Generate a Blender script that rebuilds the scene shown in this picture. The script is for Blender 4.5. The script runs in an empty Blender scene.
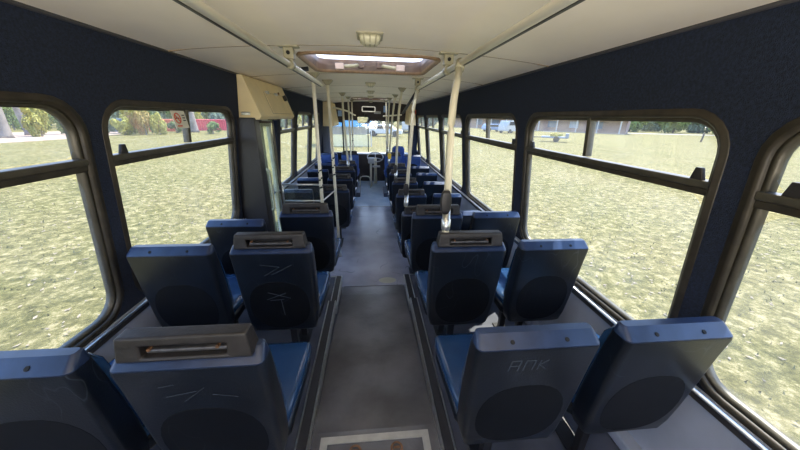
import bpy, bmesh, math, random
from mathutils import Vector, Matrix
random.seed(7)
scene = bpy.context.scene
C = scene.collection

# ---------------------------------------------------------------- camera
CAMZ = 1.73
cam_d = bpy.data.cameras.new('camera'); cam = bpy.data.objects.new('camera', cam_d); C.objects.link(cam)
cam_d.sensor_width = 36.0; cam_d.lens = 288/800*36; cam_d.clip_start = 0.03; cam_d.clip_end = 1000
Fv = Vector((371-400, 116.5-225, 288)).normalized()
dx = -.022
t_ = -288*Fv.z/(dx*Fv.x+Fv.y)
Dv = Vector((dx*t_, t_, 288)).normalized()
Uv = -Dv; Rv = Fv.cross(Uv)
if Rv.x < 0: Rv = -Rv
Mx = Matrix((Rv, Fv, Uv))                      # rows: bus axes in camera coordinates
cx_, cy_, cz_ = Mx.col[0], Mx.col[1], Mx.col[2]
rot = Matrix(((cx_.x, -cy_.x, -cz_.x), (cx_.y, -cy_.y, -cz_.y), (cx_.z, -cy_.z, -cz_.z)))
cam.matrix_world = Matrix.Translation((0, 0, CAMZ)) @ rot.to_4x4()
scene.camera = cam

# ---------------------------------------------------------------- world, sun, exposure
world = bpy.data.worlds.new('sky'); scene.world = world; world.use_nodes = True
wn = world.node_tree; bg = wn.nodes['Background']
tc = wn.nodes.new('ShaderNodeTexCoord'); sp = wn.nodes.new('ShaderNodeSeparateXYZ'); cr = wn.nodes.new('ShaderNodeValToRGB')
wn.links.new(tc.outputs['Generated'], sp.inputs[0]); wn.links.new(sp.outputs[2], cr.inputs[0]); wn.links.new(cr.outputs[0], bg.inputs[0])
cr.color_ramp.elements[0].color = (.86, .90, 1, 1); cr.color_ramp.elements[0].position = 0.0
cr.color_ramp.elements[1].color = (.28, .50, 1, 1); cr.color_ramp.elements[1].position = .55
bg.inputs[1].default_value = 1.5
sun_d = bpy.data.lights.new('sun', 'SUN'); sun_d.energy = 5.4; sun_d.angle = math.radians(.6); sun_d.color = (1, .95, .86)
sun = bpy.data.objects.new('sun', sun_d); C.objects.link(sun)
sun_dir = Vector((.48, .42, 1.20)).normalized()     # towards the sun
sun.rotation_euler = sun_dir.to_track_quat('Z', 'Y').to_euler()
rl = bpy.data.lights.new('rear_ceiling_fill', 'AREA'); rl.shape = 'RECTANGLE'; rl.size = 1.7; rl.size_y = .75; rl.energy = 17; rl.spread = math.radians(95); rl.color = (1, .93, .84)  # added fill lamp behind the camera, tilted up to brighten the ceiling
rlo = bpy.data.objects.new('rear_ceiling_fill', rl); C.objects.link(rlo)
rlo.location = (0, -1.40, 1.32); rlo.rotation_euler = Vector((0, -1, -.85)).to_track_quat('Z', 'Y').to_euler()
scene.view_settings.view_transform = 'Standard'; scene.view_settings.look = 'None'
scene.view_settings.exposure = 1.27; scene.view_settings.gamma = 1; scene.view_settings.use_curve_mapping = False
scene.cycles.max_bounces = 12; scene.cycles.diffuse_bounces = 6; scene.cycles.transparent_max_bounces = 32
scene.cycles.sample_clamp_indirect = 6

# ---------------------------------------------------------------- materials
def mat(name, col, rough=.5, metal=0, nscale=0, namt=.15, bump=0, bscale=None, col2=None, spec=.5, detail=4, coat=0):
    m = bpy.data.materials.new(name); m.use_nodes = True
    nt = m.node_tree; b = nt.nodes['Principled BSDF']
    b.inputs['Base Color'].default_value = (*col, 1); b.inputs['Roughness'].default_value = rough; b.inputs['Metallic'].default_value = metal
    b.inputs['Specular IOR Level'].default_value = spec; b.inputs['Coat Weight'].default_value = coat
    tcn = nt.nodes.new('ShaderNodeTexCoord')
    if nscale:
        n = nt.nodes.new('ShaderNodeTexNoise'); n.inputs['Scale'].default_value = nscale; n.inputs['Detail'].default_value = detail
        nt.links.new(tcn.outputs['Object'], n.inputs['Vector'])
        r = nt.nodes.new('ShaderNodeValToRGB'); nt.links.new(n.outputs[0], r.inputs[0])
        c2 = col2 or tuple(min(1, c*(1+namt)) for c in col)
        c1 = col if col2 else tuple(c*(1-namt) for c in col)
        r.color_ramp.elements[0].color = (*c1, 1); r.color_ramp.elements[0].position = .35
        r.color_ramp.elements[1].color = (*c2, 1); r.color_ramp.elements[1].position = .65
        nt.links.new(r.outputs[0], b.inputs['Base Color'])
    if bump:
        n2 = nt.nodes.new('ShaderNodeTexNoise'); n2.inputs['Scale'].default_value = bscale or 60; n2.inputs['Detail'].default_value = 3
        nt.links.new(tcn.outputs['Object'], n2.inputs['Vector'])
        bp = nt.nodes.new('ShaderNodeBump'); bp.inputs['Strength'].default_value = bump; bp.inputs['Distance'].default_value = .01
        nt.links.new(n2.outputs[0], bp.inputs['Height']); nt.links.new(bp.outputs[0], b.inputs['Normal'])
    return m
def scratch(m, col, amt=.5, scale=9):
    """pale scuffs: thin contour lines of stretched noise"""
    nt = m.node_tree; b = nt.nodes['Principled BSDF']
    tcn = nt.nodes.new('ShaderNodeTexCoord'); mp = nt.nodes.new('ShaderNodeMapping'); mp.inputs['Scale'].default_value = (1, 1, .45); mp.inputs['Rotation'].default_value = (0, .9, 0)
    oi = nt.nodes.new('ShaderNodeObjectInfo'); va = nt.nodes.new('ShaderNodeVectorMath'); va.operation = 'ADD'
    mu = nt.nodes.new('ShaderNodeMath'); mu.operation = 'MULTIPLY'; mu.inputs[1].default_value = 40
    nt.links.new(oi.outputs['Random'], mu.inputs[0]); nt.links.new(tcn.outputs['Object'], va.inputs[0]); nt.links.new(mu.outputs[0], va.inputs[1]); nt.links.new(va.outputs[0], mp.inputs[0])
    n = nt.nodes.new('ShaderNodeTexNoise'); n.inputs['Scale'].default_value = scale; n.inputs['Detail'].default_value = 1.5
    nt.links.new(mp.outputs[0], n.inputs['Vector'])
    s = nt.nodes.new('ShaderNodeMath'); s.operation = 'SUBTRACT'; s.inputs[1].default_value = .5; a = nt.nodes.new('ShaderNodeMath'); a.operation = 'ABSOLUTE'
    nt.links.new(n.outputs[0], s.inputs[0]); nt.links.new(s.outputs[0], a.inputs[0])
    r = nt.nodes.new('ShaderNodeValToRGB'); r.color_ramp.elements[0].color = (1, 1, 1, 1); r.color_ramp.elements[0].position = 0; r.color_ramp.elements[1].color = (0, 0, 0, 1); r.color_ramp.elements[1].position = .006
    nt.links.new(a.outputs[0], r.inputs[0])
    n3 = nt.nodes.new('ShaderNodeTexNoise'); n3.inputs['Scale'].default_value = 5; nt.links.new(va.outputs[0], n3.inputs['Vector'])
    r3 = nt.nodes.new('ShaderNodeValToRGB'); r3.color_ramp.elements[0].position = .5; r3.color_ramp.elements[1].position = .68
    nt.links.new(n3.outputs[0], r3.inputs[0])
    ml = nt.nodes.new('ShaderNodeMath'); ml.operation = 'MULTIPLY'; nt.links.new(r.outputs[0], ml.inputs[0]); nt.links.new(r3.outputs[0], ml.inputs[1])
    m3 = nt.nodes.new('ShaderNodeMath'); m3.operation = 'MULTIPLY'; m3.inputs[1].default_value = amt; nt.links.new(ml.outputs[0], m3.inputs[0])
    mix = nt.nodes.new('ShaderNodeMix'); mix.data_type = 'RGBA'
    nt.links.new(m3.outputs[0], mix.inputs[0])
    src = b.inputs['Base Color'].links[0].from_socket if b.inputs['Base Color'].links else None
    if src: nt.links.new(src, mix.inputs[6])
    else: mix.inputs[6].default_value = b.inputs['Base Color'].default_value
    mix.inputs[7].default_value = (*col, 1)
    nt.links.new(mix.outputs[2], b.inputs['Base Color'])
    return m
def glass(name, tint=(.96, .98, .97), haze=.03, refl=.06):
    m = bpy.data.materials.new(name); m.use_nodes = True; nt = m.node_tree; nt.nodes.clear()
    out = nt.nodes.new('ShaderNodeOutputMaterial'); tr = nt.nodes.new('ShaderNodeBsdfTransparent'); tr.inputs[0].default_value = (*tint, 1)
    gl = nt.nodes.new('ShaderNodeBsdfGlossy'); gl.inputs['Roughness'].default_value = .02
    df = nt.nodes.new('ShaderNodeBsdfTranslucent'); df.inputs[0].default_value = (.9, .9, .88, 1)
    m1 = nt.nodes.new('ShaderNodeMixShader'); m1.inputs[0].default_value = refl
    m2 = nt.nodes.new('ShaderNodeMixShader')
    n = nt.nodes.new('ShaderNodeTexNoise'); n.inputs['Scale'].default_value = 6; tcn = nt.nodes.new('ShaderNodeTexCoord'); nt.links.new(tcn.outputs['Object'], n.inputs['Vector'])
    mr = nt.nodes.new('ShaderNodeMapRange'); mr.inputs[3].default_value = haze*.3; mr.inputs[4].default_value = haze*1.7
    nt.links.new(n.outputs[0], mr.inputs[0]); nt.links.new(mr.outputs[0], m2.inputs[0])
    nt.links.new(tr.outputs[0], m1.inputs[1]); nt.links.new(gl.outputs[0], m1.inputs[2])
    nt.links.new(m1.outputs[0], m2.inputs[1]); nt.links.new(df.outputs[0], m2.inputs[2]); nt.links.new(m2.outputs[0], out.inputs[0])
    return m
def emis(name, col, s):
    m = mat(name, col, .5); b = m.node_tree.nodes['Principled BSDF']; b.inputs['Emission Color'].default_value = (*col, 1); b.inputs['Emission Strength'].default_value = s
    return m

M_ceil = mat('cream_laminate', (.92, .83, .69), .42, nscale=2.5, namt=.04)
M_joint = mat('joint_shadow_gap_trim', (.30, .22, .13), .6)
M_carpet = mat('navy_carpet', (.010, .017, .038), .95, nscale=120, namt=.4, bump=.5, bscale=300)
M_lower = mat('grey_blue_laminate', (.40, .43, .52), .30, nscale=8, namt=.05)
M_rubber = mat('brown_black_frame', (.040, .032, .021), .45, metal=.2, nscale=20, namt=.25)
M_rubber2 = mat('black_seal', (.012, .011, .012), .45)
M_alu = mat('worn_aluminium', (.62, .62, .60), .30, metal=1, nscale=30, namt=.1)
M_bronze = mat('sash_metal', (.085, .075, .055), .40, metal=.4, nscale=14, namt=.2)
M_glass = glass('window_glass')
M_screen = glass('draught_screen_glass', (.92, .95, .90), .015, .06)
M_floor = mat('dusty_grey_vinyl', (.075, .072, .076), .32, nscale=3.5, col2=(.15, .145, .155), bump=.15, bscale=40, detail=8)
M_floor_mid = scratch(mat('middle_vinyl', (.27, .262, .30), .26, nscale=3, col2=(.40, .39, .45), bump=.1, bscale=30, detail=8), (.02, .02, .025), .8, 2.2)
M_floor2 = mat('front_vinyl_sky_sheen', (.46, .58, .74), .15, nscale=4, col2=(.62, .72, .84), detail=8)  # pale blue sky sheen on the front floor, put into the base colour
M_plinth = mat('plinth_vinyl', (.055, .058, .075), .38, nscale=6, col2=(.09, .095, .12), detail=6)
M_dark = mat('dark_nosing', (.04, .038, .04), .35)
M_shell = scratch(mat('blue_black_seat_shell', (.0038, .0062, .0115), .35, nscale=7, namt=.35, bump=.08, bscale=200), (.10, .12, .15), .42)
M_cap = mat('sky_sheen_cap', (.018, .034, .085), .30, nscale=12, namt=.25)  # shell plastic with the sky's reflection on its top painted in as lighter blue
M_recess = scratch(mat('seat_recess_panel', (.0016, .0024, .0045), .55, nscale=10, namt=.2, spec=.25), (.07, .08, .10), .35)
M_vinyl = mat('blue_vinyl_cushion', (.016, .050, .125), .20, nscale=9, namt=.12, bump=.05, bscale=50, coat=.2)
M_fabric = mat('blue_moquette', (.02, .055, .22), .85, nscale=60, namt=.4)
M_handle = mat('dark_brown_plastic', (.018, .0155, .0155), .42, nscale=25, namt=.35, bump=.1, bscale=120)
M_bargrey = mat('worn_grey_bar', (.10, .10, .11), .35, metal=.5, nscale=30, namt=.3)
M_hole = mat('dark_hole', (.004, .004, .005), .8)
M_rust = mat('rusty_fitting', (.20, .10, .05), .6, metal=.4, nscale=60, namt=.4)
M_cream = mat('cream_powder_coat', (.74, .69, .53), .30, nscale=12, namt=.05)
M_rail = mat('polished_rail', (.86, .81, .68), .30, metal=.55)
M_olive = mat('olive_bracket', (.36, .33, .22), .4, nscale=20, namt=.1)
M_beige = mat('yellow_beige_cabinet', (.86, .70, .40), .45, nscale=5, namt=.06)
M_black = mat('black_plastic', (.014, .013, .015), .4)
M_brown = mat('dark_brown_bulkhead', (.035, .024, .020), .5, nscale=8, namt=.2)
M_hatch = mat('hatch_brown_lining', (.12, .075, .055), .5, nscale=6, namt=.3)
M_hatchrim = mat('tan_rubber_rim', (.24, .15, .08), .5, nscale=30, namt=.2)
M_pink = mat('faded_pink_plastic', (.55, .42, .36), .5)
M_white = mat('white_paint', (.45, .45, .44), .4)
M_yellow = mat('yellow_plastic', (.75, .50, .04), .4)
M_blue = mat('blue_paint', (.06, .32, .62), .4)
M_sky_blue = mat('pale_blue_sticker', (.35, .55, .85), .4)
M_red = mat('red_oxide_container', (.62, .12, .07), .5, nscale=2, namt=.15)
M_lens = emis('dome_lens', (.55, .52, .36), .02)

# translucent hatch lid
M_lid = bpy.data.materials.new('translucent_hatch_lid'); M_lid.use_nodes = True
_n = M_lid.node_tree; _n.nodes.clear(); _o = _n.nodes.new('ShaderNodeOutputMaterial'); _a = _n.nodes.new('ShaderNodeBsdfTranslucent'); _b = _n.nodes.new('ShaderNodeBsdfDiffuse'); _m = _n.nodes.new('ShaderNodeMixShader')
_a.inputs[0].default_value = (.9, .88, .84, 1); _b.inputs[0].default_value = (.9, .88, .84, 1); _m.inputs[0].default_value = .35
_n.links.new(_a.outputs[0], _m.inputs[1]); _n.links.new(_b.outputs[0], _m.inputs[2]); _n.links.new(_m.outputs[0], _o.inputs[0])

# ---------------------------------------------------------------- helpers
def obj(name, bm, m, parent=None, smooth=False, kind=None, bevel=0, seg=2):
    me = bpy.data.meshes.new(name)
    bmesh.ops.recalc_face_normals(bm, faces=bm.faces)
    bm.to_mesh(me); bm.free()
    if m: me.materials.append(m)
    o = bpy.data.objects.new(name, me); C.objects.link(o)
    if smooth:
        for p in me.polygons: p.use_smooth = True
    if bevel:
        md = o.modifiers.new('bevel', 'BEVEL'); md.width = bevel; md.segments = seg; md.limit_method = 'ANGLE'; md.angle_limit = math.radians(40)
        for p in me.polygons: p.use_smooth = True
        w = o.modifiers.new('wn', 'WEIGHTED_NORMAL')
    if parent: o.parent = parent
    if kind: o['kind'] = kind
    return o
def root(name, label, cat, loc=(0, 0, 0), rz=0, group=None):
    o = bpy.data.objects.new(name, None); C.objects.link(o); o.empty_display_size = .1
    o.location = loc; o.rotation_euler = (0, 0, rz); o['label'] = label; o['category'] = cat
    if group: o['group'] = group
    return o
def tag(o, label, cat, group=None):
    o['label'] = label; o['category'] = cat
    if group: o['group'] = group
    return o
def box(bm, x0, x1, y0, y1, z0, z1, M=None):
    vs = [bm.verts.new((x, y, z)) for z in (z0, z1) for y in (y0, y1) for x in (x0, x1)]
    if M: 
        for v in vs: v.co = M @ v.co
    for f in ((0, 1, 3, 2), (4, 6, 7, 5), (0, 4, 5, 1), (2, 3, 7, 6), (0, 2, 6, 4), (1, 5, 7, 3)):
        bm.faces.new([vs[i] for i in f])
    return bm
def B(*a, M=None):
    return box(bmesh.new(), *a, M=M)
def tube(bm, pts, r, n=12, cap=True):
    pts = [Vector(p) for p in pts]; rings = []
    up = None
    for i, p in enumerate(pts):
        d = ((pts[min(i+1, len(pts)-1)] - p).normalized() + (p - pts[max(i-1, 0)]).normalized()).normalized()
        if up is None or abs(up.dot(d)) > .95: up = Vector((0, 0, 1)) if abs(d.z) < .9 else Vector((1, 0, 0))
        a = d.cross(up).normalized(); b = d.cross(a).normalized(); up = -b if False else up
        rr = r[i] if isinstance(r, (list, tuple)) else r
        rings.append([bm.verts.new(p + (a*math.cos(2*math.pi*k/n) + b*math.sin(2*math.pi*k/n))*rr) for k in range(n)])
    for A, Bq in zip(rings, rings[1:]):
        for k in range(n): bm.faces.new((A[k], A[(k+1) % n], Bq[(k+1) % n], Bq[k]))
    if cap: bm.faces.new(rings[0][::-1]); bm.faces.new(rings[-1])
    return bm
def smoothpts(pts, k=5):
    """round the corners of a polyline"""
    pts = [Vector(p) for p in pts]; out = [pts[0]]
    for a, b, c in zip(pts, pts[1:], pts[2:]):
        l = min((b-a).length, (c-b).length)*.35
        p0 = b+(a-b).normalized()*l; p1 = b+(c-b).normalized()*l
        for i in range(k+1):
            t = i/k; out.append(p0*(1-t)**2 + b*2*t*(1-t) + p1*t*t)
    return out+[pts[-1]]
def rr2(a0, a1, b0, b1, r, n=6):
    """rounded rectangle outline in two dimensions"""
    out = []
    for cxx, cyy, s in ((a1-r, b1-r, 0), (a0+r, b1-r, 90), (a0+r, b0+r, 180), (a1-r, b0+r, 270)):
        for i in range(n+1):
            t = math.radians(s+90*i/n); out.append((cxx+r*math.cos(t), cyy+r*math.sin(t)))
    return out
def loft(bm, rings, cap=True):
    R = [[bm.verts.new(p) for p in ring] for ring in rings]; n = len(R[0])
    for A, Bq in zip(R, R[1:]):
        for k in range(n): bm.faces.new((A[k], A[(k+1) % n], Bq[(k+1) % n], Bq[k]))
    if cap: bm.faces.new(R[0][::-1]); bm.faces.new(R[-1])
    return bm
def disc(bm, c, r, axis='y', n=16, h=.004, sx=1, sz=1):
    c = Vector(c); ring = lambda q: [c + (Vector((math.cos(t)*r*sx, q, math.sin(t)*r*sz)) if axis == 'y' else Vector((math.cos(t)*r*sx, math.sin(t)*r*sz, q)) if axis == 'z' else Vector((q, math.cos(t)*r*sx, math.sin(t)*r*sz))) for t in [2*math.pi*i/n for i in range(n)]]
    return loft(bm, [ring(-h/2), ring(h/2)])
def children(o): return [c for c in bpy.data.objects if c.parent == o]
def copy_tree(o, parent=None):
    c = o.copy(); C.objects.link(c)
    if parent: c.parent = parent
    for ch in children(o): copy_tree(ch, c)
    return c
def XW(z): return 1.10-.11*(z-1.73) if z > .8 else 1.1945

# ---------------------------------------------------------------- shell
Y0, Y1 = -1.5, 8.55
def zc(x): return 2.093-.060*(x/1.065)**2
HX, HY0, HY1 = .44, 2.02, 2.78
joints = [Y0, -.35, .75, 1.85, 2.93, 4.05, 5.15, 6.25, 7.35, 8.2]
cuts = [(-.44, .44, 2.02, 2.78), (-.40, .40, 6.45, 7.05)]
xs = [-1.10, -.95, -.8, -.62, -.44, -.3, -.15, 0, .15, .3, .44, .62, .8, .95, 1.10]
for a, b in zip(joints, joints[1:]):
    ys = sorted({a, b} | {c for q in cuts for c in q[2:] if a < c < b})
    bm = bmesh.new()
    for y0, y1 in zip(ys, ys[1:]):
        for x0, x1 in zip(xs, xs[1:]):
            if any(c[0]-.01 <= x0 and x1 <= c[1]+.05 and y0 >= c[2]-.001 and y1 <= c[3]+.001 and x0 < c[1]-.01 for c in cuts): continue
            lo = [bm.verts.new((x, y, zc(x))) for x, y in ((x0, y0), (x1, y0), (x1, y1), (x0, y1))]
            hi = [bm.verts.new((v.co.x, v.co.y, v.co.z+.07)) for v in lo]
            bm.faces.new(lo); bm.faces.new(hi[::-1])
            for k in range(4): bm.faces.new((lo[k], lo[(k+1) % 4], hi[(k+1) % 4], hi[k]))
    bmesh.ops.remove_doubles(bm, verts=bm.verts, dist=.0005)
    obj('ceiling', bm, M_ceil, kind='structure')
n_trim = 0
def trim(bm, m, **k):
    global n_trim
    n_trim += 1
    return obj('trim_%d' % n_trim, bm, m, kind='structure', **k)
for j in joints[1:-1]:
    bm = bmesh.new()
    P = [(x, zc(x)) for x in xs]
    for (xa, za), (xb, zb) in zip(P, P[1:]):
        if xa < -1.04 or xb > 1.04: xa2, xb2 = max(xa, -1.06), min(xb, 1.06)
        else: xa2, xb2 = xa, xb
        vs = [bm.verts.new(p) for p in ((xa2, j-.004, za-.0015), (xb2, j-.004, zb-.0015), (xb2, j+.004, zb-.0015), (xa2, j+.004, za-.0015), (xa2, j-.004, za+.01), (xb2, j-.004, zb+.01), (xb2, j+.004, zb+.01), (xa2, j+.004, za+.01))]
        for f in ((0, 1, 2, 3), (4, 7, 6, 5), (0, 4, 5, 1), (3, 2, 6, 7)): bm.faces.new([vs[i] for i in f])
    trim(bm, M_joint)
# cove strips where ceiling meets wall
for s in (-1, 1):
    trim(tube(bmesh.new(), [(s*1.066, Y0, 2.030), (s*1.066, 8.2, 2.030)], .009, 8), M_dark, smooth=True)

ZB = .81   # sill height
def side_wall(name, s, holes):
    bm = bmesh.new()
    def loop(pts):
        vs = [bm.verts.new((0, y, z)) for y, z in pts]
        return [bm.edges.new((vs[i], vs[(i+1) % len(vs)])) for i in range(len(vs))]
    ed = loop([(Y0, ZB), (Y1, ZB), (Y1, 2.06), (Y0, 2.06)])
    for h in holes: ed += loop(rr2(*h))
    bmesh.ops.triangle_fill(bm, use_beauty=True, edges=ed)
    for v in bm.verts: v.co.x = s*XW(v.co.z)
    geo = bmesh.ops.extrude_face_region(bm, geom=bm.faces[:])
    for v in [g for g in geo['geom'] if isinstance(g, bmesh.types.BMVert)]: v.co.x += s*.055
    return obj(name, bm, M_carpet, kind='structure')
ZT, ZL, RAD = 1.752, .832, .115
winR = [(-.55, .725), (.845, 2.07), (2.235, 3.50), (3.65, 4.81), (4.94, 6.13), (6.29, 7.38)]
winL = [(-1.2, -.05), (.08, 1.275), (1.388, 2.585), (3.87, 4.60), (4.74, 5.80), (5.94, 6.75)]
doorL = (3.04, 3.74)
side_wall('wall_right', 1, [(a, b, ZL, ZT, RAD) for a, b in winR]+[(7.55, 8.4, .9, 1.7, .06)])
side_wall('wall_left', -1, [(a, b, ZL, ZT, RAD) for a, b in winL]+[(doorL[0], doorL[1], ZB+.01, 1.72, .02), (7.3, 8.3, ZB+.01, 1.7, .03)])
for s, nm in ((1, 'right'), (-1, 'left')):
    # lower lining
    segs = [(Y0, Y1)] if s > 0 else [(Y0, doorL[0]), (doorL[1], 7.3), (8.3, Y1)]
    bm = bmesh.new()
    for a, b in segs: box(bm, *sorted((s*1.19, s*1.25)), a, b, -.05, ZB)
    obj('wall_'+nm+'_lower', bm, M_lower, kind='structure')
    for a, b in segs:
        bm = bmesh.new(); box(bm, *sorted((s*1.172, s*1.20)), a, b, .775, .805); trim(bm, M_dark, bevel=.004)
        bm = bmesh.new(); tube(bm, [(s*1.170, a, .812), (s*1.170, b, .812)], .008, 8); trim(bm, M_alu, smooth=True)
        if s > 0 or a < 0:
            bm = bmesh.new(); box(bm, *sorted((s*1.13, s*1.20)), a, min(b, 2.5) if s < 0 else min(b, 2.5), .30, .36); trim(bm, M_lower, bevel=.01)

wn_i = 0
def window(s, a, b, divs=1, divpos=None, latch=True):
    global wn_i
    wn_i += 1
    w = bpy.data.objects.new('window_%d' % wn_i, None); C.objects.link(w); w['kind'] = 'structure'
    w.location = (s*1.15, (a+b)/2, 1.3)
    off = Vector(w.location)
    def P(y, z, d): return Vector((s*(XW(max(z, .81))+d), y, z))-off
    def ring(o_, d): return [P(y, z, d) for y, z in rr2(a-o_, b+o_, ZL-o_, ZT+o_, RAD+o_)]
    bm = loft(bmesh.new(), [ring(-.004, .05), ring(-.004, .002), ring(.002, -.004), ring(.010, -.006), ring(.013, -.001), ring(.023, -.003), ring(.027, .0), ring(.027, .01)], cap=False)
    obj('frame', bm, M_rubber, w, smooth=True)
    bm = loft(bmesh.new(), [ring(-.018, .044), ring(-.018, .014), ring(-.004, .010), ring(-.002, .044)], cap=False)
    obj('seal', bm, M_bronze, w, smooth=True)
    zr = 1.535
    def bar(y0, y1, z0, z1, d0, d1):
        bm = bmesh.new()
        box(bm, -1, 1, -1, 1, -1, 1)
        for v in bm.verts:
            y = y0 if v.co.y < 0 else y1; z = z0 if v.co.z < 0 else z1; d = d0 if v.co.x < 0 else d1
            v.co = P(y, z, d)
        return bm
    r_ = obj('sash_rail', bar(a+.002, b-.002, zr-.012, zr+.014, -.001, .046), M_bronze, w, bevel=.004)
    obj('lower_sash_rail', bar(a+.002, b-.002, zr-.036, zr-.012, .006, .046), M_rubber, w, bevel=.003)
    dp = divpos if divpos is not None else a+(b-a)*.5
    obj('divider', bar(dp-.013, dp+.013, zr+.02, ZT-.004, .008, .044), M_bronze, w, bevel=.003)
    def pane(y0, y1, z0, z1, d, r=.02, corners=None):
        bm = bmesh.new(); pts = [P(y, z, d) for y, z in rr2(y0, y1, z0, z1, r)]; p2 = [P(y, z, d+.004) for y, z in rr2(y0, y1, z0, z1, r)]
        loft(bm, [pts, p2]); return bm
    obj('pane', pane(a+.012, b-.012, ZL+.012, zr-.035, .026, .10), M_glass, w)
    obj('sliding_pane', pane(a+.012, dp, zr+.02, ZT-.012, .020, .05), M_glass, w)
    obj('sliding_pane', pane(dp, b-.012, zr+.02, ZT-.012, .032, .05), M_glass, w)
    if latch:
        for yy in (a+.075,) if s < 0 else (b-.075, a+.05):
            bm = bmesh.new(); box(bm, -1, 1, -1, 1, -1, 1)
            for v in bm.verts:
                top = v.co.z > 0
                v.co = P(yy + (.010 if top else .022)*v.co.y, zr+(.055 if top else .012), .002 if v.co.x < 0 else .018)
            obj('latch', bm, M_handle, w, bevel=.003)
    return w
for a, b in winR: window(1, a, b, divpos={.845: 1.47}.get(a))
for a, b in winL: window(-1, a, b, divpos={1.388: 1.99}.get(a))

# floor: low front deck, ramped rear aisle, rear plinths
bm = bmesh.new()
prof = [(Y0, .275), (1.0, .262), (1.15, .235), (2.5, .045), (2.72, 0), (5.72, 0)]
for (ya, za), (yb, zb) in zip(prof, prof[1:]):
    xa = .318 if ya < 2.5 else 1.2
    if ya < 2.49:
        vs = [bm.verts.new(p) for p in ((-.318, ya, za), (.318, ya, za), (.318, yb, zb), (-.318, yb, zb))]; bm.faces.new(vs)
    else:
        vs = [bm.verts.new(p) for p in ((-1.2, ya, za), (1.2, ya, za), (1.2, yb, zb), (-1.2, yb, zb))]; bm.faces.new(vs)
geo = bmesh.ops.extrude_face_region(bm, geom=bm.faces[:])
for v in [g for g in geo['geom'] if isinstance(g, bmesh.types.BMVert)]: v.co.z -= .06
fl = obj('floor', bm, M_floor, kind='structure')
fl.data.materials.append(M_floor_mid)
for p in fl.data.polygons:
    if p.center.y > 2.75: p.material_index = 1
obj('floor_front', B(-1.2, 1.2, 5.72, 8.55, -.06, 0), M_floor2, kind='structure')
obj('floor_underside', B(-1.22, 1.22, Y0, 8.55, -.16, -.06), M_black, kind='structure')
for s in (-1, 1):
    nm = 'left' if s < 0 else 'right'
    bm = bmesh.new()
    box(bm, *sorted((s*.32, s*1.19)), Y0, 2.04, 0, .298)
    obj('floor_plinth_'+nm, bm, M_plinth, kind='structure')
    obj('floor_plinth_step_'+nm, B(*sorted((s*.32, s*1.19)), 2.04, 2.56, 0, .225), M_plinth, kind='structure')
    for y0, y1, z in ((Y0, 2.04, .298), (2.04, 2.56, .225)):
        trim(B(*sorted((s*.308, s*.372)), y0, y1, z, z+.006), M_dark, bevel=.002)
        for x in (.312, .366):
            trim(tube(bmesh.new(), [(s*x, y0, z+.006), (s*x, y1, z+.006)], .0045, 8), M_alu, smooth=True)
        trim(B(*sorted((s*.306, s*.320)), y0, y1, z-.05, z), M_alu)
    trim(B(*sorted((s*.32, s*1.1)), 2.55, 2.566, .03, .228), M_alu)
trim(tube(bmesh.new(), [(-.32, 2.72, .001), (.32, 2.72, .001)], .004, 6), M_dark)
trim(tube(bmesh.new(), [(-.95, 5.72, .001), (.95, 5.72, .001)], .005, 6), M_alu)

# rear wall with rear window opening
bm = bmesh.new()
box(bm, -1.25, 1.25, Y0-.06, Y0, -.05, .9); box(bm, -1.25, 1.25, Y0-.06, Y0, 1.72, 2.2)
box(bm, -1.25, -.95, Y0-.06, Y0, .9, 1.72); box(bm, .95, 1.25, Y0-.06, Y0, .9, 1.72)
obj('wall_rear', bm, M_carpet, kind='structure')
w = bpy.data.objects.new('window_rear', None); C.objects.link(w); w['kind'] = 'structure'; w.location = (0, Y0-.03, 1.31)
obj('pane', B(-.95, .95, -.003, .003, -.41, .41), M_glass, w)

# front end: bulkhead, windscreen, dash, A pillars
obj('wall_front_bulkhead', B(-1.10, 1.10, 8.2, 8.26, 1.66, 2.13), M_brown, kind='structure', bevel=.01)
obj('wall_front_header', B(-1.15, 1.15, 8.26, 8.56, 1.62, 1.68), M_black, kind='structure')
obj('wall_front_nose', B(-1.20, 1.20, 8.50, 8.60, -.1, .76), M_black, kind='structure')
w = bpy.data.objects.new('window_front', None); C.objects.link(w); w['kind'] = 'structure'; w.location = (0, 8.55, 1.2)
bm = bmesh.new()
for x0, x1 in ((-.10, -.075), (-.80, -.765)): box(bm, x0, x1, -.03, .02, -.45, .44)
box(bm, -1.13, -.765, -.03, .02, .36, .44)
obj('frame', bm, M_black, w)
obj('pane', B(-1.11, 1.05, -.004, .004, -.45, .42), M_glass, w)
bm = bmesh.new(); loft(bm, [[(x, yy, z) for x, z in ((1.06, -.45), (1.2, -.45), (1.2, .45), (.90, .45), (.90, .42), (1.00, .40), (1.05, .33))] for yy in (-.03, .02)])
obj('corner_surround', bm, M_black, w)
for s, nm in ((-1, 'left'), (1, 'right')):
    x = 1.14 if s < 0 else 1.06
    obj('wall_pillar_'+nm, B(*sorted((s*x, s*1.2)), 8.2 if s > 0 else 7.2, 8.55, .0, 2.06), M_carpet, kind='structure', bevel=.01)
obj('wall_door_post', B(-1.19, -.965, 2.645, 2.765, .0, 1.70), M_black, kind='structure', bevel=.008)
obj('wall_right_pillar', B(.98, 1.15, 7.45, 7.54, .76, 2.04), M_carpet, kind='structure', bevel=.01)

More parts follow.
